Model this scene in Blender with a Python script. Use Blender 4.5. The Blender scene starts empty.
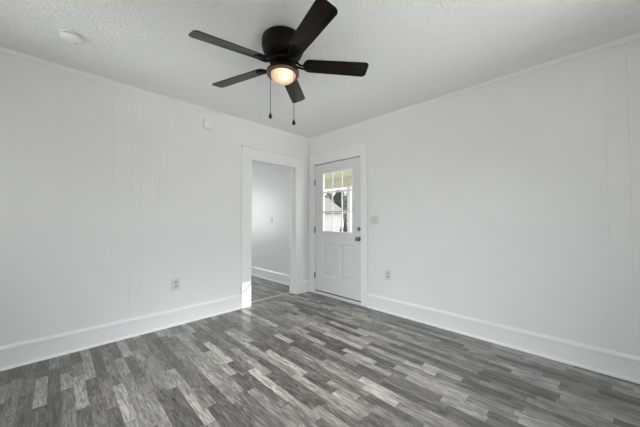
import bpy, bmesh, math, random
from mathutils import Vector, Matrix, Euler, noise

random.seed(7)
scene = bpy.context.scene
COL = scene.collection
PI = math.pi

# ------------------------------------------------------------------ camera
cam_d = bpy.data.cameras.new('camera')
cam = bpy.data.objects.new('camera', cam_d)
COL.objects.link(cam)
cam_d.sensor_width = 36.0
cam_d.sensor_fit = 'HORIZONTAL'
cam_d.lens = 263.09 / 640 * 36.0
cam_d.clip_start = 0.05
cam_d.clip_end = 400
cam.location = (-3.0115, -3.2609, 1.1763)
cam.rotation_euler = (PI / 2 + 0.0262, 0, 0.7839 - PI / 2)
scene.camera = cam

# ------------------------------------------------------------------ exposure
vs = scene.view_settings
vs.view_transform = 'Standard'
vs.look = 'None'
vs.exposure = 0.03
vs.gamma = 1.0
vs.use_curve_mapping = False

# ------------------------------------------------------------------ sky
world = bpy.data.worlds.new('world')
scene.world = world
world.use_nodes = True
wn = world.node_tree.nodes
bg = wn['Background']
sky = wn.new('ShaderNodeTexSky')
sky.sky_type = 'NISHITA'
sky.sun_disc = False
sky.sun_elevation = math.radians(37.6)
sky.sun_rotation = math.radians(124)
sky.air_density = 1.0
sky.dust_density = 2.5
hsv = wn.new('ShaderNodeHueSaturation')      # thin hazy overcast: nearly colourless sky
hsv.inputs['Saturation'].default_value = 0.25
world.node_tree.links.new(sky.outputs[0], hsv.inputs['Color'])
world.node_tree.links.new(hsv.outputs[0], bg.inputs[0])
bg.inputs[1].default_value = 0.38

# ------------------------------------------------------------------ sun
SUN_DIR = Vector((-1.425, 1.0, -1.28)).normalized()
sun_d = bpy.data.lights.new('sun', 'SUN')
sun_d.energy = 9.5
sun_d.angle = math.radians(0.3)
sun_d.color = (1.0, 0.97, 0.92)
sun = bpy.data.objects.new('sun', sun_d)
COL.objects.link(sun)
sun.rotation_euler = SUN_DIR.to_track_quat('-Z', 'Y').to_euler()
sun.location = (12, -9, 12)


# ------------------------------------------------------------------ daylight and added fill lamps at the windows
def window_light(name, loc, direction, w, h, energy, color=(1, 1, 1)):
    d = bpy.data.lights.new(name, 'AREA')
    d.shape = 'RECTANGLE'
    d.size, d.size_y = w, h
    d.energy = energy
    d.color = color
    o = bpy.data.objects.new(name, d)
    COL.objects.link(o)
    o.location = loc
    o.rotation_euler = Vector(direction).to_track_quat('-Z', 'Y').to_euler()
    return o


H = 2.55          # ceiling height
RX, RY = -4.0, -4.1   # room extents
HY = 4.0          # far wall of the next room
WT = 0.13         # partition thickness
# windows (behind the camera, and in the next room)
BW = [(-2.35, -0.85), (-3.75, -2.75)]     # back wall windows, x ranges
SW = [(-2.75, -1.45), (-1.10, -0.40)]     # side wall windows, y ranges; second one added to light the corner
NW = (-2.35, -1.15)                       # next room far wall window, x range
WZ = (0.75, 2.15)
# added fill lamps outside the windows, aimed at far ceiling and mid floor
def aimed(name, loc, target, w, h, energy, spread):
    window_light(name, loc, Vector(target) - Vector(loc), w, h, energy)
    bpy.data.lights[name].spread = math.radians(spread)


CEILING_AIM = (-1.1, -1.1, H)
FLOOR_AIM = (-1.65, -1.8, 0.0)
window_light('daylight_back', (-1.6, RY - 0.45, 1.25), (0, 1, 0.55), 1.5, 1.5, 15)
aimed('ceiling_fill_back', (-1.6, RY - 0.5, 1.1), CEILING_AIM, 1.5, 1.4, 7.2, 60)
aimed('floor_fill_back', (-1.6, RY - 0.5, 1.8), FLOOR_AIM, 1.5, 1.4, 11, 38)
aimed('floor_fill_back_small', (-3.25, RY - 0.5, 1.8), FLOOR_AIM, 1.0, 1.4, 18, 70)
aimed('floor_fill_side', (RX - 0.5, -2.1, 1.8), FLOOR_AIM, 1.3, 1.4, 10, 75)
window_light('wall_fill_side_small', (RX - 0.40, -0.75, 1.5), (1, 0.0, -0.2), 0.7, 1.4, 5.5)  # added fill lamp to lift the left wall
aimed('ceiling_fill_side_small', (RX - 0.5, -0.75, 1.1), CEILING_AIM, 0.7, 1.4, 4.2, 60)
aimed('floor_fill_side_small', (RX - 0.5, -0.75, 1.8), FLOOR_AIM, 0.7, 1.4, 6.5, 60)
window_light('daylight_next_room', ((NW[0] + NW[1]) / 2, HY + 0.30, 1.40), (0, -1, 0.15), NW[1] - NW[0], 1.5, 74)


# ------------------------------------------------------------------ materials
def mat(name, color=(0.8, 0.8, 0.8), rough=0.5, metal=0.0, spec=0.5, var=0.0, var_scale=6.0, bump=0.0, bump_scale=60.0, bump_detail=2.0, coat=0.0, bump_dist=0.01):
    m = bpy.data.materials.new(name)
    m.use_nodes = True
    nt = m.node_tree
    b = nt.nodes['Principled BSDF']
    b.inputs['Base Color'].default_value = (*color, 1)
    b.inputs['Roughness'].default_value = rough
    b.inputs['Metallic'].default_value = metal
    b.inputs['Specular IOR Level'].default_value = spec
    b.inputs['Coat Weight'].default_value = coat
    tc = nt.nodes.new('ShaderNodeTexCoord')
    if var > 0:
        n = nt.nodes.new('ShaderNodeTexNoise')
        n.inputs['Scale'].default_value = var_scale
        n.inputs['Detail'].default_value = 4
        r = nt.nodes.new('ShaderNodeValToRGB')
        r.color_ramp.elements[0].position = 0.3
        r.color_ramp.elements[1].position = 0.7
        r.color_ramp.elements[0].color = (*[c * (1 - var) for c in color], 1)
        r.color_ramp.elements[1].color = (*[min(1, c * (1 + var)) for c in color], 1)
        nt.links.new(tc.outputs['Object'], n.inputs['Vector'])
        nt.links.new(n.outputs['Fac'], r.inputs['Fac'])
        nt.links.new(r.outputs['Color'], b.inputs['Base Color'])
    if bump > 0:
        n2 = nt.nodes.new('ShaderNodeTexNoise')
        n2.inputs['Scale'].default_value = bump_scale
        n2.inputs['Detail'].default_value = bump_detail
        bp = nt.nodes.new('ShaderNodeBump')
        bp.inputs['Strength'].default_value = bump
        bp.inputs['Distance'].default_value = bump_dist
        nt.links.new(tc.outputs['Object'], n2.inputs['Vector'])
        nt.links.new(n2.outputs['Fac'], bp.inputs['Height'])
        nt.links.new(bp.outputs['Normal'], b.inputs['Normal'])
    return m


M = {}
M['wall'] = mat('wall_paint', (0.86, 0.86, 0.86), 0.36, spec=0.45, var=0.01, var_scale=2.0, bump=0.03, bump_scale=45)
M['trim'] = mat('trim_gloss_paint', (0.90, 0.90, 0.90), 0.32, spec=0.5, bump=0.02, bump_scale=30)
M['ceil'] = mat('ceiling_stipple', (0.91, 0.91, 0.91), 0.75, spec=0.3, bump=1.0, bump_scale=52, bump_detail=3, bump_dist=0.011)
M['door'] = mat('door_paint', (0.78, 0.78, 0.785), 0.3, spec=0.5, bump=0.02, bump_scale=25)
M['muntin'] = mat('white_vinyl', (0.85, 0.85, 0.86), 0.4)
M['plastic'] = mat('white_plastic', (0.87, 0.87, 0.865), 0.4, var=0.01)
M['plastic_shade'] = mat('shaded_white_plastic', (0.55, 0.55, 0.54), 0.4, var=0.01)  # white plastic darkened for shade edges on receptacles and toggles
M['plate'] = mat('wall_plate_plastic', (0.74, 0.74, 0.73), 0.4)
M['grey_plastic'] = mat('grey_plastic', (0.40, 0.40, 0.39), 0.45)
M['dark'] = mat('dark_slot', (0.03, 0.03, 0.03), 0.6)
M['gap_shade'] = mat('door_gap_shade', (0.07, 0.07, 0.07), 0.7)  # near-black put in for shade in the door gaps
M['nickel'] = mat('satin_nickel', (0.26, 0.25, 0.24), 0.3, metal=1.0)
M['hinge'] = mat('aged_hinge_metal', (0.25, 0.24, 0.23), 0.4, metal=1.0)
M['bronze'] = mat('oil_rubbed_bronze', (0.004, 0.0035, 0.003), 0.45, metal=0.0, spec=0.16, var=0.2, var_scale=20)
M['rim_warm'] = mat('bronze_rim_warm_glow', (0.20, 0.115, 0.065), 0.42, metal=0.6)  # bronze rim; its copper-brown tone paints in the bulb's warm light
M['chain'] = mat('dark_chain', (0.03, 0.027, 0.025), 0.4, metal=0.6)
M['tan'] = mat('tan_wood_strip', (0.56, 0.47, 0.42), 0.5, var=0.12, var_scale=25)
M['aluminium'] = mat('white_threshold', (0.72, 0.72, 0.71), 0.4)
M['porch_board'] = mat('porch_ceiling_paint', (0.66, 0.66, 0.54), 0.6, var=0.04, var_scale=5)
M['post'] = mat('porch_white_paint', (0.86, 0.86, 0.85), 0.5, var=0.02)
M['deck'] = mat('porch_deck_paint', (0.22, 0.22, 0.21), 0.7, var=0.1, var_scale=3)
M['ground'] = mat('pale_winter_ground', (0.32, 0.31, 0.27), 0.95, var=0.14, var_scale=0.35, bump=0.3, bump_scale=8)
M['siding'] = mat('white_siding', (0.84, 0.84, 0.82), 0.7, var=0.02)
M['roof'] = mat('weathered_shingle', (0.24, 0.225, 0.21), 0.9, var=0.15, var_scale=3)
M['house_roof'] = mat('dark_roof', (0.2, 0.2, 0.2), 0.9, var=0.1)
M['window_dark'] = mat('house_window', (0.05, 0.06, 0.07), 0.15)
M['bark'] = mat('bark', (0.09, 0.075, 0.06), 0.9, var=0.3, var_scale=12)
M['leaf_dark'] = mat('dark_evergreen', (0.035, 0.05, 0.045), 0.9, var=0.5, var_scale=4, bump=0.6, bump_scale=9)
M['leaf_blue'] = mat('blue_evergreen', (0.03, 0.045, 0.055), 0.9, var=0.5, var_scale=6, bump=0.6, bump_scale=12)
M['leaf_pale'] = mat('pale_shrub', (0.28, 0.30, 0.24), 0.9, var=0.4, var_scale=5, bump=0.6, bump_scale=9)
M['leaf_grey'] = mat('grey_tree', (0.20, 0.22, 0.21), 0.9, var=0.45, var_scale=4, bump=0.6, bump_scale=9)


def floor_material():
    m = bpy.data.materials.new('grey_strip_laminate')
    m.use_nodes = True
    nt = m.node_tree
    N, L = nt.nodes, nt.links
    b = N['Principled BSDF']
    tc = N.new('ShaderNodeTexCoord')
    sep = N.new('ShaderNodeSeparateXYZ')
    L.new(tc.outputs['Object'], sep.inputs[0])

    def math_node(op, a, v=None, c=None):
        n = N.new('ShaderNodeMath')
        n.operation = op
        for k, q in enumerate((a, v, c)):
            if q is None:
                continue
            if isinstance(q, (int, float)):
                n.inputs[k].default_value = q
            else:
                L.new(q, n.inputs[k])
        return n.outputs[0]

    W, LEN = 0.0645, 0.37
    xs = math_node('DIVIDE', sep.outputs['X'], W)
    i = math_node('FLOOR', xs)
    fx = math_node('FRACT', xs)
    wn1 = N.new('ShaderNodeTexWhiteNoise')
    wn1.noise_dimensions = '1D'
    L.new(i, wn1.inputs['W'])
    off = math_node('MULTIPLY', wn1.outputs['Value'], 17.3)
    ys = math_node('ADD', math_node('DIVIDE', sep.outputs['Y'], LEN), off)
    # uneven piece lengths
    wob = math_node('MULTIPLY', math_node('SINE', math_node('MULTIPLY', ys, 2.4)), 0.22)
    ys = math_node('ADD', ys, wob)
    j = math_node('FLOOR', ys)
    fy = math_node('FRACT', ys)
    comb = N.new('ShaderNodeCombineXYZ')
    L.new(i, comb.inputs[0])
    L.new(j, comb.inputs[1])
    wn2 = N.new('ShaderNodeTexWhiteNoise')
    wn2.noise_dimensions = '2D'
    L.new(comb.outputs[0], wn2.inputs['Vector'])
    # grain coordinates: stretched along Y, shifted per piece
    offv = N.new('ShaderNodeVectorMath')
    offv.operation = 'SCALE'
    L.new(wn2.outputs['Color'], offv.inputs[0])
    offv.inputs['Scale'].default_value = 40
    addv = N.new('ShaderNodeVectorMath')
    addv.operation = 'ADD'
    L.new(tc.outputs['Object'], addv.inputs[0])
    L.new(offv.outputs[0], addv.inputs[1])

    def mapped(sx, sy):
        mp = N.new('ShaderNodeMapping')
        mp.inputs['Scale'].default_value = (sx, sy, 1)
        L.new(addv.outputs[0], mp.inputs['Vector'])
        return mp.outputs[0]
    g1 = N.new('ShaderNodeTexNoise')
    g1.inputs['Scale'].default_value = 1
    g1.inputs['Detail'].default_value = 5
    g1.inputs['Roughness'].default_value = 0.65
    L.new(mapped(85, 7), g1.inputs['Vector'])
    g2n = N.new('ShaderNodeTexNoise')            # cathedral figure: contour lines of a stretched noise
    g2n.inputs['Scale'].default_value = 1
    g2n.inputs['Detail'].default_value = 1.5
    L.new(mapped(24, 2.6), g2n.inputs['Vector'])
    g2 = math_node('SINE', math_node('MULTIPLY', g2n.outputs['Fac'], 55))
    g3 = N.new('ShaderNodeTexNoise')
    g3.inputs['Scale'].default_value = 1
    g3.inputs['Detail'].default_value = 3
    L.new(mapped(22, 6), g3.inputs['Vector'])
    ramp = N.new('ShaderNodeValToRGB')
    el = ramp.color_ramp.elements
    el[0].position, el[0].color = 0.0, (0.048, 0.046, 0.042, 1)
    el[1].position, el[1].color = 1.0, (0.48, 0.465, 0.43, 1)
    e = el.new(0.35); e.color = (0.132, 0.127, 0.117, 1)
    e = el.new(0.7); e.color = (0.265, 0.256, 0.238, 1)
    fac = math_node('ADD', math_node('MULTIPLY', wn2.outputs['Value'], 0.72), 0.12)
    fac = math_node('ADD', fac, math_node('MULTIPLY', math_node('SUBTRACT', g1.outputs['Fac'], 0.5), 0.9))
    fac = math_node('ADD', fac, math_node('MULTIPLY', g2, 0.12))
    fac = math_node('ADD', fac, math_node('MULTIPLY', math_node('SUBTRACT', g3.outputs['Fac'], 0.5), 0.7))
    g4 = N.new('ShaderNodeTexNoise')             # fine pores along the grain
    g4.inputs['Scale'].default_value = 1
    g4.inputs['Detail'].default_value = 3
    L.new(mapped(260, 9), g4.inputs['Vector'])
    fac = math_node('ADD', fac, math_node('MULTIPLY', math_node('SUBTRACT', g4.outputs['Fac'], 0.5), 0.6))
    L.new(fac, ramp.inputs['Fac'])
    # joints between strips and pieces
    ex = math_node('LESS_THAN', math_node('MINIMUM', fx, math_node('SUBTRACT', 1.0, fx)), 0.018)
    ey = math_node('LESS_THAN', math_node('MINIMUM', fy, math_node('SUBTRACT', 1.0, fy)), 0.004)
    edge = math_node('MAXIMUM', ex, ey)
    mixn = N.new('ShaderNodeMix')
    mixn.data_type = 'RGBA'
    mixn.blend_type = 'MULTIPLY'
    L.new(math_node('MULTIPLY', edge, 0.6), mixn.inputs[0])
    L.new(ramp.outputs['Color'], mixn.inputs[6])
    mixn.inputs[7].default_value = (0.3, 0.3, 0.3, 1)
    L.new(mixn.outputs[2], b.inputs['Base Color'])
    rr = math_node('ADD', math_node('MULTIPLY', g1.outputs['Fac'], 0.10), 0.24)
    L.new(rr, b.inputs['Roughness'])
    b.inputs['Specular IOR Level'].default_value = 0.65
    bp = N.new('ShaderNodeBump')
    bp.inputs['Strength'].default_value = 0.08
    bp.inputs['Distance'].default_value = 0.003
    L.new(math_node('SUBTRACT', g1.outputs['Fac'], edge), bp.inputs['Height'])
    L.new(bp.outputs['Normal'], b.inputs['Normal'])
    return m


def glass_material():
    m = bpy.data.materials.new('clear_window_glass')
    m.use_nodes = True
    nt = m.node_tree
    nt.nodes.remove(nt.nodes['Principled BSDF'])
    out = nt.nodes['Material Output']
    tr = nt.nodes.new('ShaderNodeBsdfTransparent')
    tr.inputs[0].default_value = (0.97, 0.98, 0.98, 1)
    gl = nt.nodes.new('ShaderNodeBsdfGlossy')
    gl.inputs['Roughness'].default_value = 0.02
    mx = nt.nodes.new('ShaderNodeMixShader')
    mx.inputs[0].default_value = 0.05
    nt.links.new(tr.outputs[0], mx.inputs[1])
    nt.links.new(gl.outputs[0], mx.inputs[2])
    nt.links.new(mx.outputs[0], out.inputs[0])
    return m


def bowl_material():
    m = bpy.data.materials.new('frosted_lit_glass')
    m.use_nodes = True
    nt = m.node_tree
    nt.nodes.remove(nt.nodes['Principled BSDF'])
    out = nt.nodes['Material Output']
    t = nt.nodes.new('ShaderNodeBsdfTranslucent')
    t.inputs[0].default_value = (0.95, 0.80, 0.66, 1)
    d = nt.nodes.new('ShaderNodeBsdfDiffuse')
    d.inputs[0].default_value = (0.85, 0.78, 0.72, 1)
    g = nt.nodes.new('ShaderNodeBsdfGlossy')
    g.inputs['Roughness'].default_value = 0.25
    m1 = nt.nodes.new('ShaderNodeMixShader')
    m1.inputs[0].default_value = 0.55
    m2 = nt.nodes.new('ShaderNodeMixShader')
    m2.inputs[0].default_value = 0.05
    nt.links.new(d.outputs[0], m1.inputs[1])
    nt.links.new(t.outputs[0], m1.inputs[2])
    nt.links.new(m1.outputs[0], m2.inputs[1])
    nt.links.new(g.outputs[0], m2.inputs[2])
    nt.links.new(m2.outputs[0], out.inputs[0])
    return m


def blade_material():
    m = bpy.data.materials.new('dark_walnut_blade')
    m.use_nodes = True
    nt = m.node_tree
    b = nt.nodes['Principled BSDF']
    tc = nt.nodes.new('ShaderNodeTexCoord')
    mp = nt.nodes.new('ShaderNodeMapping')
    mp.inputs['Scale'].default_value = (4, 70, 20)
    n = nt.nodes.new('ShaderNodeTexNoise')
    n.inputs['Scale'].default_value = 1
    n.inputs['Detail'].default_value = 4
    r = nt.nodes.new('ShaderNodeValToRGB')
    r.color_ramp.elements[0].position, r.color_ramp.elements[0].color = 0.3, (0.006, 0.005, 0.0045, 1)
    r.color_ramp.elements[1].position, r.color_ramp.elements[1].color = 0.75, (0.026, 0.017, 0.013, 1)
    nt.links.new(tc.outputs['Object'], mp.inputs['Vector'])
    nt.links.new(mp.outputs[0], n.inputs['Vector'])
    nt.links.new(n.outputs['Fac'], r.inputs['Fac'])
    nt.links.new(r.outputs['Color'], b.inputs['Base Color'])
    b.inputs['Roughness'].default_value = 0.18
    b.inputs['Specular IOR Level'].default_value = 0.17
    return m


M['floor'] = floor_material()
M['glass'] = glass_material()
M['bowl'] = bowl_material()
M['blade'] = blade_material()


# ------------------------------------------------------------------ mesh helpers
def add_box(bm, x0, x1, y0, y1, z0, z1, bevel=0.0, seg=2, mtx=None):
    t = bmesh.new()
    vs_ = [t.verts.new((x, y, z)) for x in (x0, x1) for y in (y0, y1) for z in (z0, z1)]
    for f in ((0, 1, 3, 2), (4, 6, 7, 5), (0, 4, 5, 1), (2, 3, 7, 6), (0, 2, 6, 4), (1, 5, 7, 3)):
        t.faces.new([vs_[k] for k in f])
    if bevel > 0:
        bmesh.ops.bevel(t, geom=t.edges[:], offset=bevel, segments=seg, profile=0.5, affect='EDGES')
    bmesh.ops.recalc_face_normals(t, faces=t.faces[:])
    merge(bm, t, mtx)


def merge(bm, t, mtx=None):
    if mtx is not None:
        bmesh.ops.transform(t, matrix=mtx, verts=t.verts[:])
    mp = {v: bm.verts.new(v.co) for v in t.verts}
    for f in t.faces:
        nf = bm.faces.new([mp[v] for v in f.verts])
        nf.smooth = f.smooth
    t.free()


def add_prism(bm, poly, z0, z1, mtx=None, smooth=False):
    """poly: plan outline (x, y), extruded from z0 to z1"""
    t = bmesh.new()
    lo = [t.verts.new((p[0], p[1], z0)) for p in poly]
    hi = [t.verts.new((p[0], p[1], z1)) for p in poly]
    n = len(poly)
    t.faces.new(lo)
    t.faces.new(hi)
    for k in range(n):
        f = t.faces.new((lo[k], lo[(k + 1) % n], hi[(k + 1) % n], hi[k]))
        f.smooth = smooth
    bmesh.ops.recalc_face_normals(t, faces=t.faces[:])
    merge(bm, t, mtx)


def add_lathe(bm, prof, seg=48, mtx=None, smooth=True):
    """prof: list of (r, z)"""
    t = bmesh.new()
    rings = []
    for r, z in prof:
        if r < 1e-6:
            rings.append([t.verts.new((0, 0, z))])
        else:
            rings.append([t.verts.new((r * math.cos(2 * PI * k / seg), r * math.sin(2 * PI * k / seg), z)) for k in range(seg)])
    for a, b in zip(rings, rings[1:]):
        for k in range(seg):
            k2 = (k + 1) % seg
            if len(a) == 1 and len(b) == 1:
                continue
            if len(a) == 1:
                f = t.faces.new((a[0], b[k], b[k2]))
            elif len(b) == 1:
                f = t.faces.new((a[k], b[0], a[k2]))
            else:
                f = t.faces.new((a[k], b[k], b[k2], a[k2]))
            f.smooth = smooth
    bmesh.ops.recalc_face_normals(t, faces=t.faces[:])
    merge(bm, t, mtx)


def add_tube(bm, pts, r, seg=10):
    """round tube through pts; r a number or a list"""
    pts = [Vector(p) for p in pts]
    rs = r if isinstance(r, (list, tuple)) else [r] * len(pts)
    t = bmesh.new()
    rings = []
    up = Vector((0.13, 0.29, 0.95)).normalized()
    for k, p in enumerate(pts):
        d = (pts[min(k + 1, len(pts) - 1)] - pts[max(k - 1, 0)]).normalized()
        if abs(d.dot(up)) > 0.95:
            up = Vector((0.95, 0.2, 0.1)).normalized()
        u = d.cross(up).normalized()
        v = d.cross(u)
        rings.append([t.verts.new(p + (u * math.cos(2 * PI * q / seg) + v * math.sin(2 * PI * q / seg)) * rs[k]) for q in range(seg)])
    for a, b in zip(rings, rings[1:]):
        for q in range(seg):
            f = t.faces.new((a[q], b[q], b[(q + 1) % seg], a[(q + 1) % seg]))
            f.smooth = True
    t.faces.new(rings[0])
    t.faces.new(rings[-1])
    bmesh.ops.recalc_face_normals(t, faces=t.faces[:])
    merge(bm, t)


def add_run(bm, prof, a, b, nrm):
    """moulding: profile (depth from wall, z) swept from a to b (x, y); nrm = direction into the room"""
    t = bmesh.new()
    A = [t.verts.new((a[0] + nrm[0] * d, a[1] + nrm[1] * d, z)) for d, z in prof]
    B = [t.verts.new((b[0] + nrm[0] * d, b[1] + nrm[1] * d, z)) for d, z in prof]
    n = len(prof)
    t.faces.new(A)
    t.faces.new(B)
    for k in range(n):
        t.faces.new((A[k], A[(k + 1) % n], B[(k + 1) % n], B[k]))
    bmesh.ops.recalc_face_normals(t, faces=t.faces[:])
    merge(bm, t)


def obj(name, bm, material, parent=None, loc=None, rot=None):
    me = bpy.data.meshes.new(name)
    bm.to_mesh(me)
    bm.free()
    if material is not None:
        me.materials.append(material)
    o = bpy.data.objects.new(name, me)
    COL.objects.link(o)
    if parent is not None:
        o.parent = parent
    if loc is not None:
        o.location = loc
    if rot is not None:
        o.rotation_euler = rot
    return o


def tag(o, label, cat, group=None):
    o['label'] = label
    o['category'] = cat
    if group:
        o['group'] = group
    return o


def thing(name, label, cat, loc=(0, 0, 0), rotz=0.0, group=None):
    o = bpy.data.objects.new(name, None)
    o.empty_display_size = 0.1
    COL.objects.link(o)
    o.location = loc
    o.rotation_euler = (0, 0, rotz)
    return tag(o, label, cat, group)


def struct(name, bm, m, label=None, cat=None, parent=None):
    o = obj(name, bm, m, parent)
    if parent is None:
        o['kind'] = 'structure'
        if label:
            o['label'] = label
        if cat:
            o['category'] = cat
    return o


def struct_root(name, label, cat, loc=(0, 0, 0)):
    o = thing(name, label, cat, loc)
    o['kind'] = 'structure'
    return o


BM = bmesh.new

# ------------------------------------------------------------------ floor and ceiling
bm = BM()
add_box(bm, RX - 0.15, 0.16, RY - 0.15, HY + 0.15, -0.12, 0.0)
struct('floor', bm, M['floor'], 'grey wood look strip laminate floor', 'floor')
bm = BM()
add_box(bm, RX - 0.15, 0.15, RY - 0.15, HY + 0.15, H, H + 0.12)
struct('ceiling', bm, M['ceil'], 'white stippled ceiling', 'ceiling')
bm = BM()
add_box(bm, RX - 1.2, 0.35, RY - 1.4, HY + 1.3, H + 0.14, H + 0.26)  # deep back eave added to keep sun out of the back windows
struct('roof', bm, M['house_roof'], 'roof over the room with wide eaves added to shade the back windows', 'roof')

# ------------------------------------------------------------------ walls
G_W, G_D = 0.0030, 0.0024


def grooved(a, b, grooves, fixed, sign):
    """front edge points from a to b along one axis with V grooves cut into the wall"""
    pts = [(a, fixed)]
    for g in sorted(grooves):
        if a + 0.01 < g < b - 0.01:
            pts += [(g - G_W, fixed), (g, fixed + sign * G_D), (g + G_W, fixed)]
    pts.append((b, fixed))
    return pts


DX0, DX1, DZ = -1.12, -0.28, 2.04          # doorway hole in the left wall
GL = [-2.628, -2.475, -2.389, -2.224]
bm = BM()
for a, b, z0, z1 in ((RX - 0.0, DX0, 0, H), (DX1, 0.0, 0, H), (DX0, DX1, DZ, H)):
    poly = grooved(a, b, GL, 0.0, 1) + [(b, WT), (a, WT)]
    add_prism(bm, poly, z0, z1)
struct('wall_left', bm, M['wall'], 'white painted panelled wall with the open doorway', 'wall')

DY0, DY1, FZ = -1.085, -0.12, 2.10         # front door hole in the right wall
GR = [-3.95, -3.52, -3.405]
bm = BM()
for a, b, z0, z1 in ((RY, DY0, 0, H), (DY1, HY, 0, H), (DY0, DY1, FZ, H)):
    poly = [(p[1], p[0]) for p in grooved(a, b, GR, 0.0, 1)] + [(0.15, b), (0.15, a)]
    add_prism(bm, poly, z0, z1)
struct('wall_right', bm, M['wall'], 'white painted wall with the front door', 'wall')


def wall_with_windows(name, along, fixed, thick, lo, hi, wins, label):
    """plain wall with rectangular window holes; along 'x' or 'y'"""
    bm = BM()
    cuts = [lo] + [v for w in sorted(wins) for v in w] + [hi]
    for k in range(len(cuts) - 1):
        a, b = cuts[k], cuts[k + 1]
        spans = [(0, H)] if k % 2 == 0 else [(0, WZ[0]), (WZ[1], H)]
        for z0, z1 in spans:
            f0, f1 = sorted((fixed, fixed + thick))
            if along == 'x':
                add_box(bm, a, b, f0, f1, z0, z1)
            else:
                add_box(bm, f0, f1, a, b, z0, z1)
    return struct(name, bm, M['wall'], label, 'wall')


wall_with_windows('wall_back', 'x', RY, -0.15, RX - 0.15, 0.15, BW, 'white wall behind the camera with two windows')
wall_with_windows('wall_side', 'y', RX, -0.15, RY, HY, SW, 'white side wall with a window and one added for light')
wall_with_windows('wall_next_room', 'x', HY, 0.15, RX - 0.15, 0.15, [NW], 'white far wall of the next room with a window')

wcount = 0


def window_unit(along, fixed, out, a, b):
    """frame, meeting rail and panes of a double hung window; out = direction out of the room"""
    global wcount
    wcount += 1
    root = struct_root('window_%d' % wcount, 'white double hung window', 'window')

    def bx(bm, u0, u1, d0, d1, z0, z1, bev=0.003):
        f0, f1 = sorted((fixed + out * d0, fixed + out * d1))
        if along == 'x':
            add_box(bm, u0, u1, f0, f1, z0, z1, bev)
        else:
            add_box(bm, f0, f1, u0, u1, z0, z1, bev)
    bm = BM()
    z0, z1 = WZ
    bx(bm, a, a + 0.045, 0.0, 0.10, z0, z1)
    bx(bm, b - 0.045, b, 0.0, 0.10, z0, z1)
    bx(bm, a + 0.045, b - 0.045, 0.0, 0.10, z0, z0 + 0.05)
    bx(bm, a + 0.045, b - 0.045, 0.0, 0.10, z1 - 0.045, z1)
    zm = (z0 + z1) / 2
    bx(bm, a + 0.045, b - 0.045, 0.02, 0.07, zm - 0.02, zm + 0.02)
    obj('window_frame', bm, M['trim'], root)
    bm = BM()
    bx(bm, a - 0.10, a, -0.02, 0.0, z0 - 0.02, z1 + 0.12)
    bx(bm, b, b + 0.10, -0.02, 0.0, z0 - 0.02, z1 + 0.12)
    bx(bm, a, b, -0.02, 0.0, z1, z1 + 0.12)
    bx(bm, a - 0.12, b + 0.12, -0.05, 0.0, z0 - 0.05, z0 - 0.02)
    obj('window_casing', bm, M['trim'], root)
    for zz0, zz1 in ((z0 + 0.05, zm - 0.02), (zm + 0.02, z1 - 0.045)):
        bm = BM()
        bx(bm, a + 0.045, b - 0.045, 0.04, 0.045, zz0, zz1, 0)
        obj('pane', bm, M['glass'], root)


for a, b in BW:
    window_unit('x', RY, -1, a, b)
for a, b in SW:
    window_unit('y', RX, -1, a, b)
window_unit('x', HY, 1, *NW)

# ------------------------------------------------------------------ doorway casing, jamb and threshold (left wall)
bm = BM()
add_box(bm, -1.25, -1.10, -0.022, 0.0, 0.0, 2.02, 0.004)
add_box(bm, -0.30, -0.15, -0.022, 0.0, 0.0, 2.02, 0.004)
add_box(bm, -1.25, -0.15, -0.022, 0.0, 2.02, 2.185, 0.004)
add_box(bm, -1.262, -0.138, -0.040, 0.0, 2.185, 2.205, 0.006, 3)
for a, b in ((-1.12, -1.10), (-0.30, -0.28)):                 # jamb boards with stops
    add_box(bm, a, b, -0.004, 0.134, 0.0, 2.02, 0.002)
add_box(bm, -1.10, -0.30, -0.004, 0.134, 2.02, 2.04, 0.002)
add_box(bm, -1.10, -1.088, 0.055, 0.134, 0.0, 2.02, 0.002)
add_box(bm, -0.312, -0.30, 0.055, 0.134, 0.0, 2.02, 0.002)
add_box(bm, -1.088, -0.312, 0.055, 0.134, 2.008, 2.02, 0.002)
struct('trim_1', bm, M['trim'], 'wide white casing around the open doorway', 'door casing')
bm = BM()
prof = [(-1.099, 0), (-1.099, 0.002), ]
add_run(bm, [(0.0, 0.0), (0.0, 0.003), (0.012, 0.008), (0.056, 0.008), (0.068, 0.003), (0.068, 0.0)], (-1.087, 0.095), (-0.313, 0.095), (0, 1))
struct('trim_2', bm, M['tan'], 'narrow tan threshold strip in the doorway', 'threshold')

# ------------------------------------------------------------------ front door casing (right wall)
bm = BM()
add_box(bm, -0.022, 0.0, -1.178, -1.075, 0.0, 2.255, 0.004)
add_box(bm, -0.022, 0.0, -0.13, -0.024, 0.0, 2.255, 0.004)
add_box(bm, -0.020, 0.0, -1.075, -0.13, 2.09, 2.25, 0.003)
for a, b in ((-1.085, -1.070), (-0.135, -0.12)):
    add_box(bm, -0.003, 0.15, a, b, 0.0, 2.09, 0.002)
add_box(bm, -0.003, 0.15, -1.070, -0.135, 2.085, 2.10, 0.002)
struct('trim_3', bm, M['trim'], 'white casing and jamb of the front door', 'door casing')

# ------------------------------------------------------------------ front door
door = struct_root('door_1', 'white front door with nine panes of glass above two panels', 'door', (0, 0, 0))
y0, y1, z0, z1 = -1.064, -0.141, 0.050, 2.076
xf, xb = 0.004, 0.049
GY0, GY1, GZ0, GZ1 = -0.922, -0.318, 0.995, 1.935
bm = BM()
add_box(bm, xf, xb, y0, GY0, z0, z1)
add_box(bm, xf, xb, GY1, y1, z0, z1)
add_box(bm, xf, xb, GY0, GY1, GZ1, z1)
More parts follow.
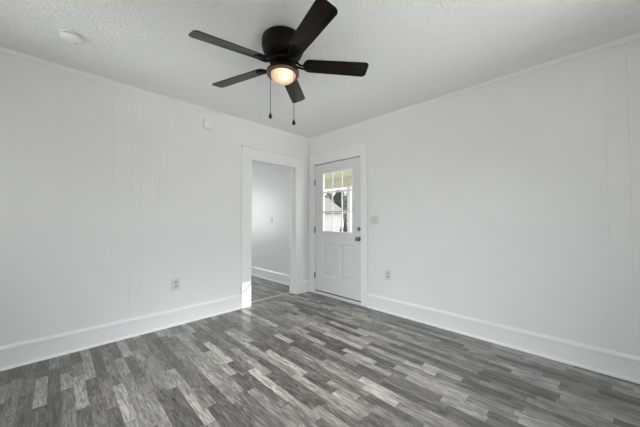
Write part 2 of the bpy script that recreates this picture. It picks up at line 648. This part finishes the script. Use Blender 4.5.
# lower half around the two raised panels
add_box(bm, xf, xb, GY0, GY1, 0.82, GZ0)
add_box(bm, xf, xb, GY0, GY1, z0, 0.30)
add_box(bm, xf, xb, -0.685, -0.535, 0.30, 0.82)
bmesh.ops.remove_doubles(bm, verts=bm.verts[:], dist=0.0001)
slab = obj('door_slab', bm, M['door'], door)


def panel(ya, yb, za, zb):
    """sunk groove and raised field"""
    t = bmesh.new()
    steps = [(0, xf), (0.012, xf + 0.012), (0.028, xf + 0.012), (0.045, xf + 0.002)]
    loops = []
    for ins, xx in steps:
        loops.append([t.verts.new((xx, y, z)) for y, z in ((ya + ins, za + ins), (yb - ins, za + ins), (yb - ins, zb - ins), (ya + ins, zb - ins))])
    for a, b in zip(loops, loops[1:]):
        for k in range(4):
            t.faces.new((a[k], a[(k + 1) % 4], b[(k + 1) % 4], b[k]))
    t.faces.new(loops[-1])
    back = [t.verts.new((xb, y, z)) for y, z in ((ya, za), (yb, za), (yb, zb), (ya, zb))]
    t.faces.new(back)
    for k in range(4):
        t.faces.new((loops[0][k], loops[0][(k + 1) % 4], back[(k + 1) % 4], back[k]))
    bmesh.ops.recalc_face_normals(t, faces=t.faces[:])
    return t


for k, (ya, yb) in enumerate(((GY0, -0.685), (-0.535, GY1))):
    t = panel(ya, yb, 0.30, 0.82)
    bm = BM()
    merge(bm, t)
    obj('door_panel', bm, M['door'], door)
bm = BM()       # frame around the glass
fw = 0.014
for a, b, c, d in ((GY0 - 0.012, GY0 + fw, GZ0 - 0.012, GZ1 + 0.012), (GY1 - fw, GY1 + 0.012, GZ0 - 0.012, GZ1 + 0.012),
                   (GY0 + fw, GY1 - fw, GZ0 - 0.012, GZ0 + fw), (GY0 + fw, GY1 - fw, GZ1 - fw, GZ1 + 0.012)):
    add_box(bm, xf - 0.010, xf + 0.006, a, b, c, d, 0.004)
gf = obj('glazing_frame', bm, M['muntin'], door)
IY0, IY1, IZ0, IZ1 = GY0 + fw, GY1 - fw, GZ0 + fw, GZ1 - fw
for k in (1, 2):
    ym = IY0 + (IY1 - IY0) * k / 3
    bm = BM()
    add_box(bm, xf - 0.004, xf + 0.014, ym - 0.007, ym + 0.007, IZ0, IZ1, 0.003)
    obj('muntin', bm, M['muntin'], gf)
for k in (1, 2):
    zm = IZ0 + (IZ1 - IZ0) * k / 3
    for q in range(3):
        ya = IY0 + (IY1 - IY0) * q / 3 + (0.008 if q else 0)
        yb = IY0 + (IY1 - IY0) * (q + 1) / 3 - (0.008 if q < 2 else 0)
        bm = BM()
        add_box(bm, xf - 0.004, xf + 0.014, ya, yb, zm - 0.012, zm + 0.012, 0.003)
        obj('muntin', bm, M['muntin'], gf)
for r in range(3):
    for q in range(3):
        ya = IY0 + (IY1 - IY0) * q / 3
        yb = IY0 + (IY1 - IY0) * (q + 1) / 3
        za = IZ0 + (IZ1 - IZ0) * r / 3
        zb = IZ0 + (IZ1 - IZ0) * (r + 1) / 3
        bm = BM()
        add_box(bm, 0.022, 0.026, ya + 0.001, yb - 0.001, za + 0.001, zb - 0.001)
        obj('glass_pane', bm, M['glass'], door)
ROT_X = Matrix.Rotation(-PI / 2, 4, 'Y')     # lathe axis +z -> -x (into the room)
bm = BM()
add_lathe(bm, [(0, 0), (0.033, 0), (0.033, 0.004), (0.028, 0.010), (0.013, 0.014), (0.011, 0.030), (0.020, 0.040), (0.028, 0.052), (0.027, 0.064), (0.018, 0.072), (0, 0.074)], 32,
          Matrix.Translation((xf, -1.030, 0.915)) @ ROT_X)
obj('door_knob', bm, M['nickel'], door)
bm = BM()
add_lathe(bm, [(0, 0), (0.030, 0), (0.030, 0.006), (0.025, 0.012), (0.010, 0.014), (0, 0.014)], 32,
          Matrix.Translation((xf, -1.030, 1.055)) @ ROT_X)
add_box(bm, xf - 0.032, xf - 0.012, -1.034, -1.026, 1.04, 1.07, 0.003)
obj('deadbolt', bm, M['nickel'], door)
for zc in (0.285, 1.02, 1.80):
    bm = BM()
    add_lathe(bm, [(0, -0.05), (0.006, -0.05), (0.006, 0.05), (0, 0.05)], 12, Matrix.Translation((-0.005, -0.138, zc)))
    add_box(bm, -0.0015, 0.0035, -0.152, -0.138, zc - 0.045, zc + 0.045)
    obj('hinge', bm, M['hinge'], door)
bm = BM()
for a, b, c, d in ((y0 - 0.004, y1 + 0.004, z1 + 0.001, 2.083), (y0 - 0.005, y0 - 0.001, z0, z1), (y1 + 0.001, y1 + 0.005, z0, z1), (y0, y1, 0.034, z0 - 0.003)):
    add_box(bm, 0.008, 0.05, a, b, c, d)
obj('slab_gap_shade', bm, M['gap_shade'], door)  # dark strips standing in for shade around the slab
bm = BM()
add_run(bm, [(-0.15, 0.0), (-0.15, 0.034), (0.004, 0.034), (0.022, 0.028), (0.026, 0.0)], (0, -1.068), (0, -0.137), (-1, 0))
obj('threshold', bm, M['aluminium'], door)

# ------------------------------------------------------------------ baseboards
BASE = [(0, 0), (0.030, 0), (0.030, 0.006), (0.027, 0.014), (0.021, 0.019), (0.014, 0.021), (0.014, 0.150), (0.022, 0.153), (0.022, 0.163), (0.017, 0.172), (0.009, 0.184), (0, 0.186)]


def baseboard(name, runs, nrm, label):
    bm = BM()
    for a, b in runs:
        add_run(bm, BASE, a, b, nrm)
    struct(name, bm, M['trim'], label, 'baseboard')


baseboard('baseboard_left', [((RX, 0), (-3.2110, 0)), ((-3.2100, 0), (-1.25, 0)), ((-0.15, 0), (0, 0))], (0, -1), 'tall white baseboard along the left wall')
baseboard('baseboard_right', [((0, RY), (0, -3.4610)), ((0, -3.4600), (0, -1.178))], (-1, 0), 'tall white baseboard along the right wall')
baseboard('baseboard_next_room', [((0, WT), (0, HY))], (-1, 0), 'white baseboard in the room beyond the doorway')
baseboard('baseboard_back', [((RX, RY), (0, RY))], (0, 1), 'white baseboard behind the camera')
baseboard('baseboard_side', [((RX, RY), (RX, 0))], (1, 0), 'white baseboard along the side wall')

# ------------------------------------------------------------------ crown moulding
CROWN = [(0, H), (0.028, H), (0.028, H - 0.006), (0.023, H - 0.011), (0.013, H - 0.021), (0.010, H - 0.031), (0, H - 0.033)]
n = 4
for a, b, nrm, lab in (((RX, 0), (0, 0), (0, -1), 'thin white crown moulding above the left wall'),
                       ((0, RY), (0, 0), (-1, 0), 'thin white crown moulding above the right wall'),
                       ((0, WT), (0, HY), (-1, 0), 'thin white crown moulding in the next room'),
                       ((RX, RY), (0, RY), (0, 1), 'thin white crown moulding behind the camera'),
                       ((RX, RY), (RX, 0), (1, 0), 'thin white crown moulding above the side wall')):
    bm = BM()
    add_run(bm, CROWN, a, b, nrm)
    struct('trim_%d' % n, bm, M['trim'], lab, 'crown moulding')
    n += 1

# ------------------------------------------------------------------ ceiling fan
FX, FY = -1.816, -1.672
fan = thing('ceiling_fan', 'dark bronze five blade ceiling fan with a lit frosted bowl light', 'ceiling fan', (FX, FY, H))
bm = BM()
add_lathe(bm, [(0, 0), (0.146, 0), (0.156, -0.006), (0.160, -0.02), (0.160, -0.060), (0.152, -0.090), (0.136, -0.122), (0.118, -0.145), (0.098, -0.155), (0, -0.155)], 64)
obj('motor_housing', bm, M['bronze'], fan)
bm = BM()
add_lathe(bm, [(0, -0.155), (0.095, -0.155), (0.10, -0.162), (0.10, -0.182), (0.09, -0.19), (0, -0.19)], 48)
obj('flywheel', bm, M['bronze'], fan)
bm = BM()
add_lathe(bm, [(0, -0.19), (0.058, -0.19), (0.062, -0.20), (0.062, -0.222), (0.075, -0.232), (0.112, -0.238), (0.121, -0.246), (0.121, -0.262), (0.116, -0.268), (0.100, -0.268), (0.100, -0.250), (0, -0.245)], 64)
obj('light_pan', bm, M['bronze'], fan)
bm = BM()
add_lathe(bm, [(0.121, -0.262), (0.1225, -0.267), (0.118, -0.273), (0.106, -0.276), (0.0965, -0.273), (0.0965, -0.266), (0.116, -0.262), (0.121, -0.262)], 64)
obj('light_rim', bm, M['rim_warm'], fan)
bm = BM()
BR, BDEP = 0.096, 0.068
prof = [(BR * math.cos(t), -0.266 - BDEP * math.sin(t)) for t in [k * PI / 2 / 14 for k in range(15)]]
prof[-1] = (0, prof[-1][1])
add_lathe(bm, [(BR, -0.252)] + prof, 64)
obj('glass_bowl', bm, M['bowl'], fan)
ld = bpy.data.lights.new('fan_bulb', 'POINT')
ld.energy = 0.27
ld.color = (1.0, 0.80, 0.58)
ld.shadow_soft_size = 0.02
lo = bpy.data.objects.new('fan_bulb', ld)
COL.objects.link(lo)
lo.parent = fan
lo.location = (-0.020, -0.040, -0.284)

BLADE_Z = -0.19
PITCH = math.radians(-14.5)
blades = [(176.63, -0.0686), (112.34, -0.0365), (38.70, 0.0154), (321.53, 0.0012), (255.57, 0.0017)]


def blade_bm():
    L0, L1 = 0.152, 0.656
    pts = []
    # outline: rounded root, widening, rounded-corner tip
    w0, w1 = 0.060, 0.069
    r = 0.05
    for k in range(9):
        t = PI / 2 + PI * k / 8
        pts.append((L0 + r + r * math.cos(t), w0 * math.sin(t)))
    rc = 0.03
    for k in range(6):
        t = -PI / 2 + PI / 2 * k / 5
        pts.append((L1 - rc + rc * math.cos(t), -w1 + rc + rc * math.sin(t)))
    for k in range(6):
        t = PI / 2 * k / 5
        pts.append((L1 - rc + rc * math.cos(t), w1 - rc + rc * math.sin(t)))
    b = BM()
    add_prism(b, pts, -0.003, 0.003)
    bmesh.ops.bevel(b, geom=[e for e in b.edges if abs(e.verts[0].co.z - e.verts[1].co.z) < 1e-6], offset=0.0012, segments=1, affect='EDGES')
    return b


def arm_bm():
    b = BM()
    # curved iron from the flywheel out to the blade, with a forked foot
    for s in (-1, 1):
        pts = [(0.080, s * 0.012, 0.018), (0.105, s * 0.020, 0.004), (0.128, s * 0.012, -0.010), (0.150, s * 0.014, -0.014), (0.178, s * 0.026, -0.009), (0.222, s * 0.030, -0.006)]
        add_tube(b, pts, [0.010, 0.009, 0.008, 0.008, 0.007, 0.005], 10)
    pl = [(0.155, -0.030), (0.172, -0.040), (0.214, -0.038), (0.234, -0.020), (0.240, 0.0), (0.234, 0.020), (0.214, 0.038), (0.172, 0.040), (0.155, 0.030)]
    add_prism(b, pl, -0.0085, -0.0035)
    for px, py in ((0.185, 0.024), (0.185, -0.024), (0.222, 0.0)):
        add_lathe(b, [(0, -0.012), (0.005, -0.011), (0.006, -0.008), (0, -0.008)], 10, Matrix.Translation((px, py, 0)))
    return b


blade_me = None
arm_me = None
for k, (deg, dz) in enumerate(blades):
    droop = math.atan2(dz, 0.648)
    bl = obj('blade', blade_bm(), M['blade'], fan)
    bl.location = (0, 0, BLADE_Z)
    bl.rotation_mode = 'XYZ'
    rot = Matrix.Rotation(math.radians(deg), 4, 'Z') @ Matrix.Rotation(-droop, 4, 'Y') @ Matrix.Rotation(PITCH - (math.radians(2.5) if k == 2 else 0), 4, 'X')
    bl.rotation_euler = rot.to_euler()
    obj('blade_arm', arm_bm(), M['bronze'], bl)

# pull chains: positions given relative to the fan axis, along and across the view
right = Vector((math.sin(0.7839), -math.cos(0.7839), 0))
fwd = Vector((math.cos(0.7839), math.sin(0.7839), 0))
for r_, f_, ztop, zend in ((-0.078, -0.083, -0.25, -0.615), (0.092, -0.088, -0.25, -0.665)):
    p = right * r_ + fwd * f_
    bm = BM()
    add_tube(bm, [(p.x * 0.98, p.y * 0.98, ztop), (p.x, p.y, ztop - 0.03), (p.x, p.y, zend + 0.02)], 0.0020, 8)
    z = ztop - 0.03
    while z > zend + 0.02:
        add_lathe(bm, [(0, 0.0035), (0.003, 0), (0, -0.0035)], 6, Matrix.Translation((p.x, p.y, z)))
        z -= 0.012
    ch = obj('pull_chain', bm, M['chain'], fan)
    bm = BM()
    add_lathe(bm, [(0, 0.022), (0.004, 0.02), (0.006, 0.012), (0.011, 0.0), (0.013, -0.010), (0.011, -0.018), (0, -0.022)], 16, Matrix.Translation((p.x, p.y, zend)))
    obj('pull_knob', bm, M['chain'], ch)

# ------------------------------------------------------------------ smoke detector
sd = thing('smoke_detector', 'round white smoke detector on the ceiling left of the fan', 'smoke detector', (-2.953, -0.600, H))
bm = BM()
add_lathe(bm, [(0, 0), (0.070, 0), (0.071, -0.004), (0.070, -0.009), (0, -0.009)], 48)
obj('base_plate', bm, M['plastic'], sd)
bm = BM()
add_lathe(bm, [(0, -0.009), (0.058, -0.009), (0.058, -0.014), (0, -0.014)], 48)
obj('vent_gap', bm, M['dark'], sd)
bm = BM()
add_lathe(bm, [(0, -0.014), (0.064, -0.014), (0.066, -0.018), (0.062, -0.028), (0.050, -0.036), (0.030, -0.040), (0, -0.041)], 48)
obj('cover', bm, M['plastic'], sd)
bm = BM()
add_lathe(bm, [(0, -0.036), (0.009, -0.036), (0.009, -0.042), (0.006, -0.044), (0, -0.044)], 20, Matrix.Translation((0.021, 0.020, 0.003)))
tb = obj('test_button', bm, M['grey_plastic'], sd)
tb['label'] = 'grey test button'

# ------------------------------------------------------------------ door chime box
ch = thing('door_chime', 'small white chime box high on the left wall near the ceiling', 'door chime', (-1.718, 0, 2.362))
bm = BM()
add_box(bm, -0.052, 0.052, -0.012, 0.0, -0.060, 0.060, 0.002)
obj('back_plate', bm, M['plastic'], ch)
bm = BM()
add_box(bm, -0.048, 0.048, -0.040, -0.012, -0.056, 0.056, 0.005, 3)
cv = obj('cover', bm, M['plastic'], ch)
bm = BM()
for k in range(5):
    add_box(bm, -0.0488, -0.0478, -0.036, -0.018, -0.034 + k * 0.017 - 0.003, -0.034 + k * 0.017 + 0.003)
obj('grille_slot', bm, M['plastic_shade'], cv)


# ------------------------------------------------------------------ outlets and switches
def place(root, wall):
    """local +y is into the wall for 'left' (y=0) ; rotate for the right wall (x=0)"""
    root.rotation_euler = (0, 0, 0 if wall == 'left' else -PI / 2)


def outlet(loc, wall, label):
    r = thing('wall_outlet', label, 'wall outlet', loc, group=None)
    place(r, wall)
    bm = BM()
    add_box(bm, -0.044, 0.044, -0.006, 0.0, -0.063, 0.063, 0.003, 2)
    obj('cover_plate', bm, M['plate'], r)
    for s in (-1, 1):
        bm = BM()
        pts = []
        for k in range(24):
            a = 2 * PI * k / 24
            pts.append((0.0175 * math.cos(a), max(-0.0135, min(0.0135, 0.0175 * math.sin(a)))))
        add_prism(bm, pts, 0, 0.003, Matrix.Translation((0, -0.006, s * 0.0215)) @ Matrix.Rotation(PI / 2, 4, 'X'))
        rc = obj('receptacle', bm, M['plastic_shade'], r)
        bm = BM()
        for sx in (-0.0065, 0.0065):
            add_box(bm, sx - 0.0012, sx + 0.0012, -0.0097, -0.0088, s * 0.0215 - 0.002, s * 0.0215 + 0.007)
        add_box(bm, -0.0025, 0.0025, -0.0097, -0.0088, s * 0.0215 - 0.010, s * 0.0215 - 0.005)
        obj('slot', bm, M['dark'], rc)
    bm = BM()
    add_lathe(bm, [(0, 0), (0.003, 0), (0.0025, 0.0012), (0, 0.0014)], 12, Matrix.Translation((0, -0.006, 0)) @ Matrix.Rotation(PI / 2, 4, 'X'))
    obj('screw', bm, M['plastic_shade'], r)
    return r


def switch(loc, wall, gangs, label, up=True):
    r = thing('light_switch', label, 'light switch', loc)
    place(r, wall)
    w = 0.036 + 0.023 * (gangs - 1)
    bm = BM()
    add_box(bm, -w, w, -0.007, 0.0, -0.058, 0.058, 0.003, 2)
    obj('switch_plate', bm, M['plate'], r)
    for g in range(gangs):
        cx = (g - (gangs - 1) / 2) * 0.046
        bm = BM()
        add_box(bm, cx - 0.0055, cx + 0.0055, -0.0085, -0.006, -0.013, 0.013, 0.0008)
        add_box(bm, cx - 0.004, cx + 0.004, -0.020, -0.006, 0.000, 0.010, 0.0015, 2, None)
        obj('toggle', bm, M['plastic_shade'], r)
        for sz in (-0.030, 0.030):
            bm = BM()
            add_lathe(bm, [(0, 0), (0.003, 0), (0.0025, 0.0012), (0, 0.0014)], 12, Matrix.Translation((cx, -0.007, sz)) @ Matrix.Rotation(PI / 2, 4, 'X'))
            obj('screw', bm, M['plastic_shade'], r)
    return r


outlet((-2.044, 0, 0.456), 'left', 'white duplex outlet low on the left wall before the doorway')
outlet((0, -1.487, 0.478), 'right', 'white duplex outlet low on the right wall beside the front door')
switch((0, -1.286, 1.182), 'right', 2, 'double white light switch on the wall right of the front door')
switch((0, 1.09, 1.172), 'right', 1, 'single white light switch on the far wall seen through the doorway')

# ------------------------------------------------------------------ outside: ground and porch
bm = BM()
add_box(bm, -40, 120, -60, 120, -0.62, -0.50)
g = struct('ground', bm, M['ground'], 'pale open ground outside', 'ground')
porch = struct_root('porch', 'covered front porch outside the door', 'porch')
bm = BM()
x = 0.16
while x < 3.15:
    add_box(bm, x, x + 0.137, -1.66, 5.0, -0.10, -0.05, 0.003)
    x += 0.14
add_box(bm, 0.16, 3.1, -1.60, 4.95, -0.50, -0.10)
obj('deck', bm, M['deck'], porch)
bm = BM()
x = 0.16
while x < 3.0:
    add_box(bm, x, x + 0.088, -1.67, 5.0, 2.44, 2.46, 0.004)
    x += 0.09
obj('ceiling_boards', bm, M['porch_board'], porch)
bm = BM()
add_box(bm, 0.36, 3.3, -1.67, 5.2, 2.47, 2.56)
obj('porch_roof', bm, M['house_roof'], porch)
bm = BM()
add_box(bm, 2.88, 3.00, -1.66, 5.0, 2.15, 2.45, 0.005)
obj('beam', bm, M['porch_board'], porch)
for py in (-1.50, 1.46, 4.85):
    bm = BM()
    add_box(bm, 2.885, 2.995, py - 0.055, py + 0.055, -0.05, 2.15, 0.006)
    add_box(bm, 2.865, 3.015, py - 0.075, py + 0.075, -0.05, 0.10, 0.006)
    add_box(bm, 2.87, 3.01, py - 0.07, py + 0.07, 2.06, 2.15, 0.006)
    obj('post', bm, M['post'], porch)


# ------------------------------------------------------------------ outside: house across the street and planting
def at(u, depth):
    """ground-plan point seen in column u of the photograph at a distance"""
    o = Vector(cam.location)
    p = o + fwd * depth + right * ((u - 320) / 263.09 * depth)
    return p.x, p.y


hx, hy = at(327, 36)
GZ = -0.50
house = thing('house', 'white house with a weathered grey hip roof seen through the door glass', 'house', (hx, hy, GZ), 0.7839 - PI / 2)
# local x = to the right of the view, local y = away
bm = BM()
add_box(bm, -6.0, 2.2, 0, 7, 0, 2.75)
obj('wall', bm, M['siding'], house)
bm = BM()
t = bmesh.new()
e = 0.45
c = [t.verts.new(p) for p in ((-6 - e, -e, 2.70), (2.2 + e, -e, 2.70), (2.2 + e, 7 + e, 2.70), (-6 - e, 7 + e, 2.70))]
rg = [t.verts.new(p) for p in ((-3.2, 3.5, 5.1), (0.2, 3.5, 5.1))]
cc = [t.verts.new((v.co.x, v.co.y, 2.55)) for v in c]
t.faces.new(cc)
for k in range(4):
    t.faces.new((c[k], c[(k + 1) % 4], cc[(k + 1) % 4], cc[k]))
t.faces.new((c[0], c[1], rg[1], rg[0]))
t.faces.new((c[1], c[2], rg[1]))
t.faces.new((c[2], c[3], rg[0], rg[1]))
t.faces.new((c[3], c[0], rg[0]))
bmesh.ops.recalc_face_normals(t, faces=t.faces[:])
merge(bm, t)
obj('roof', bm, M['roof'], house)
for wx in (-4.6, -2.4):
    bm = BM()
    add_box(bm, wx - 0.55, wx + 0.55, -0.05, 0.02, 1.0, 2.2, 0.01)
    wf = obj('window', bm, M['post'], house)
    bm = BM()
    for za, zb in ((1.06, 1.57), (1.63, 2.14)):
        add_box(bm, wx - 0.48, wx + 0.48, -0.06, -0.045, za, zb)
    obj('pane', bm, M['window_dark'], wf)
bm = BM()
add_box(bm, -1.0, -0.1, -0.05, 0.02, 0.15, 2.2, 0.01)
obj('door', bm, M['post'], house)


def crown(bm, blobs, rough=0.25, sub=3, seed=0):
    for k, (x, y, z, rx, rz) in enumerate(blobs):
        t = bmesh.new()
        bmesh.ops.create_icosphere(t, subdivisions=sub, radius=1.0)
        for v in t.verts:
            d = v.co.normalized()
            f = 1 + rough * noise.noise(d * 3.1 + Vector((seed + k * 3.7, k, seed))) + rough * 0.7 * noise.noise(d * 9 + Vector((k, seed, 5)))
            v.co = Vector((d.x * rx, d.y * rx, d.z * rz)) * f + Vector((x, y, z))
        merge(bm, t)


def tree(name, label, cat, u, depth, h, r, material, trunk_h, seed, conic=False, group=None):
    x, y = at(u, depth)
    root = thing(name, label, cat, (x, y, GZ), 0, group)
    rnd = random.Random(seed)
    if trunk_h > 0:
        bm = BM()
        add_tube(bm, [(0, 0, -0.1), (0.04, 0.02, trunk_h * 0.6), (0, 0.05, trunk_h + (h - trunk_h) * 0.5)], [0.045 * h ** 0.6, 0.035 * h ** 0.6, 0.02 * h ** 0.5], 9)
        obj('trunk', bm, M['bark'], root)
    bm = BM()
    blobs = []
    n = 12
    for k in range(n):
        f = (k + 0.5) / n
        z = trunk_h + (h - trunk_h) * (0.08 + 0.84 * f)
        rr = r * ((1 - f) * 0.9 + 0.12) if conic else r * (0.35 + 0.65 * math.sin(PI * min(1, f * 0.9 + 0.08)))
        a = k * 2.4
        q = rr * 0.45
        blobs.append((q * math.cos(a), q * math.sin(a), z, rr * rnd.uniform(0.55, 0.75), (h - trunk_h) / n * 1.5))
    crown(bm, blobs, 0.45, 3, seed)
    obj('foliage', bm, material, root)
    return root


tree('evergreen_tree', 'dark broad evergreen tree rising behind the roof of the house', 'tree', 339, 46, 7.0, 1.5, M['leaf_dark'], 1.2, 3)
tree('street_tree', 'grey leafless looking tree behind the left end of the roof', 'tree', 329, 50, 7.2, 1.3, M['leaf_grey'], 1.5, 9)
tree('street_tree', 'grey green tall tree right of the house behind the porch post', 'tree', 349.5, 40, 6.2, 1.0, M['leaf_grey'], 1.2, 14)
tree('conifer_shrub', 'dark blue conical conifer in front of the house wall', 'shrub', 345.4, 17, 1.85, 0.34, M['leaf_blue'], 0.1, 21, conic=True)
tree('conifer_shrub', 'dark low conifer left of the taller blue conifer', 'shrub', 341.2, 15.0, 1.35, 0.26, M['leaf_blue'], 0.1, 23, conic=True)
for k, (u, d, h, mm, lab) in enumerate(((329, 24, 0.75, 'leaf_pale', 'pale low shrub farthest left along the house front'),
                                         (334.8, 25, 0.65, 'leaf_pale', 'small pale shrub under the middle of the house front'),
                                         (340, 23, 0.42, 'leaf_dark', 'low dark shrub near the foot of the conifers'))):
    tree('low_shrub', lab, 'shrub', u, d, h, 0.35, M[mm], 0.0, 31 + k, group=None)
for k, (u, d, h, r, lab) in enumerate(((312, 72, 7.5, 2.8, 'distant grey tree mass leftmost on the skyline'), (332.5, 77, 7.0, 2.6, 'distant grey tree mass above the middle of the roof'), (353, 72, 7.5, 2.8, 'distant grey tree mass rightmost on the skyline'))):
    tree('distant_tree', lab, 'tree', u, d, h, r, M['leaf_grey'], 1.0, 51 + k)
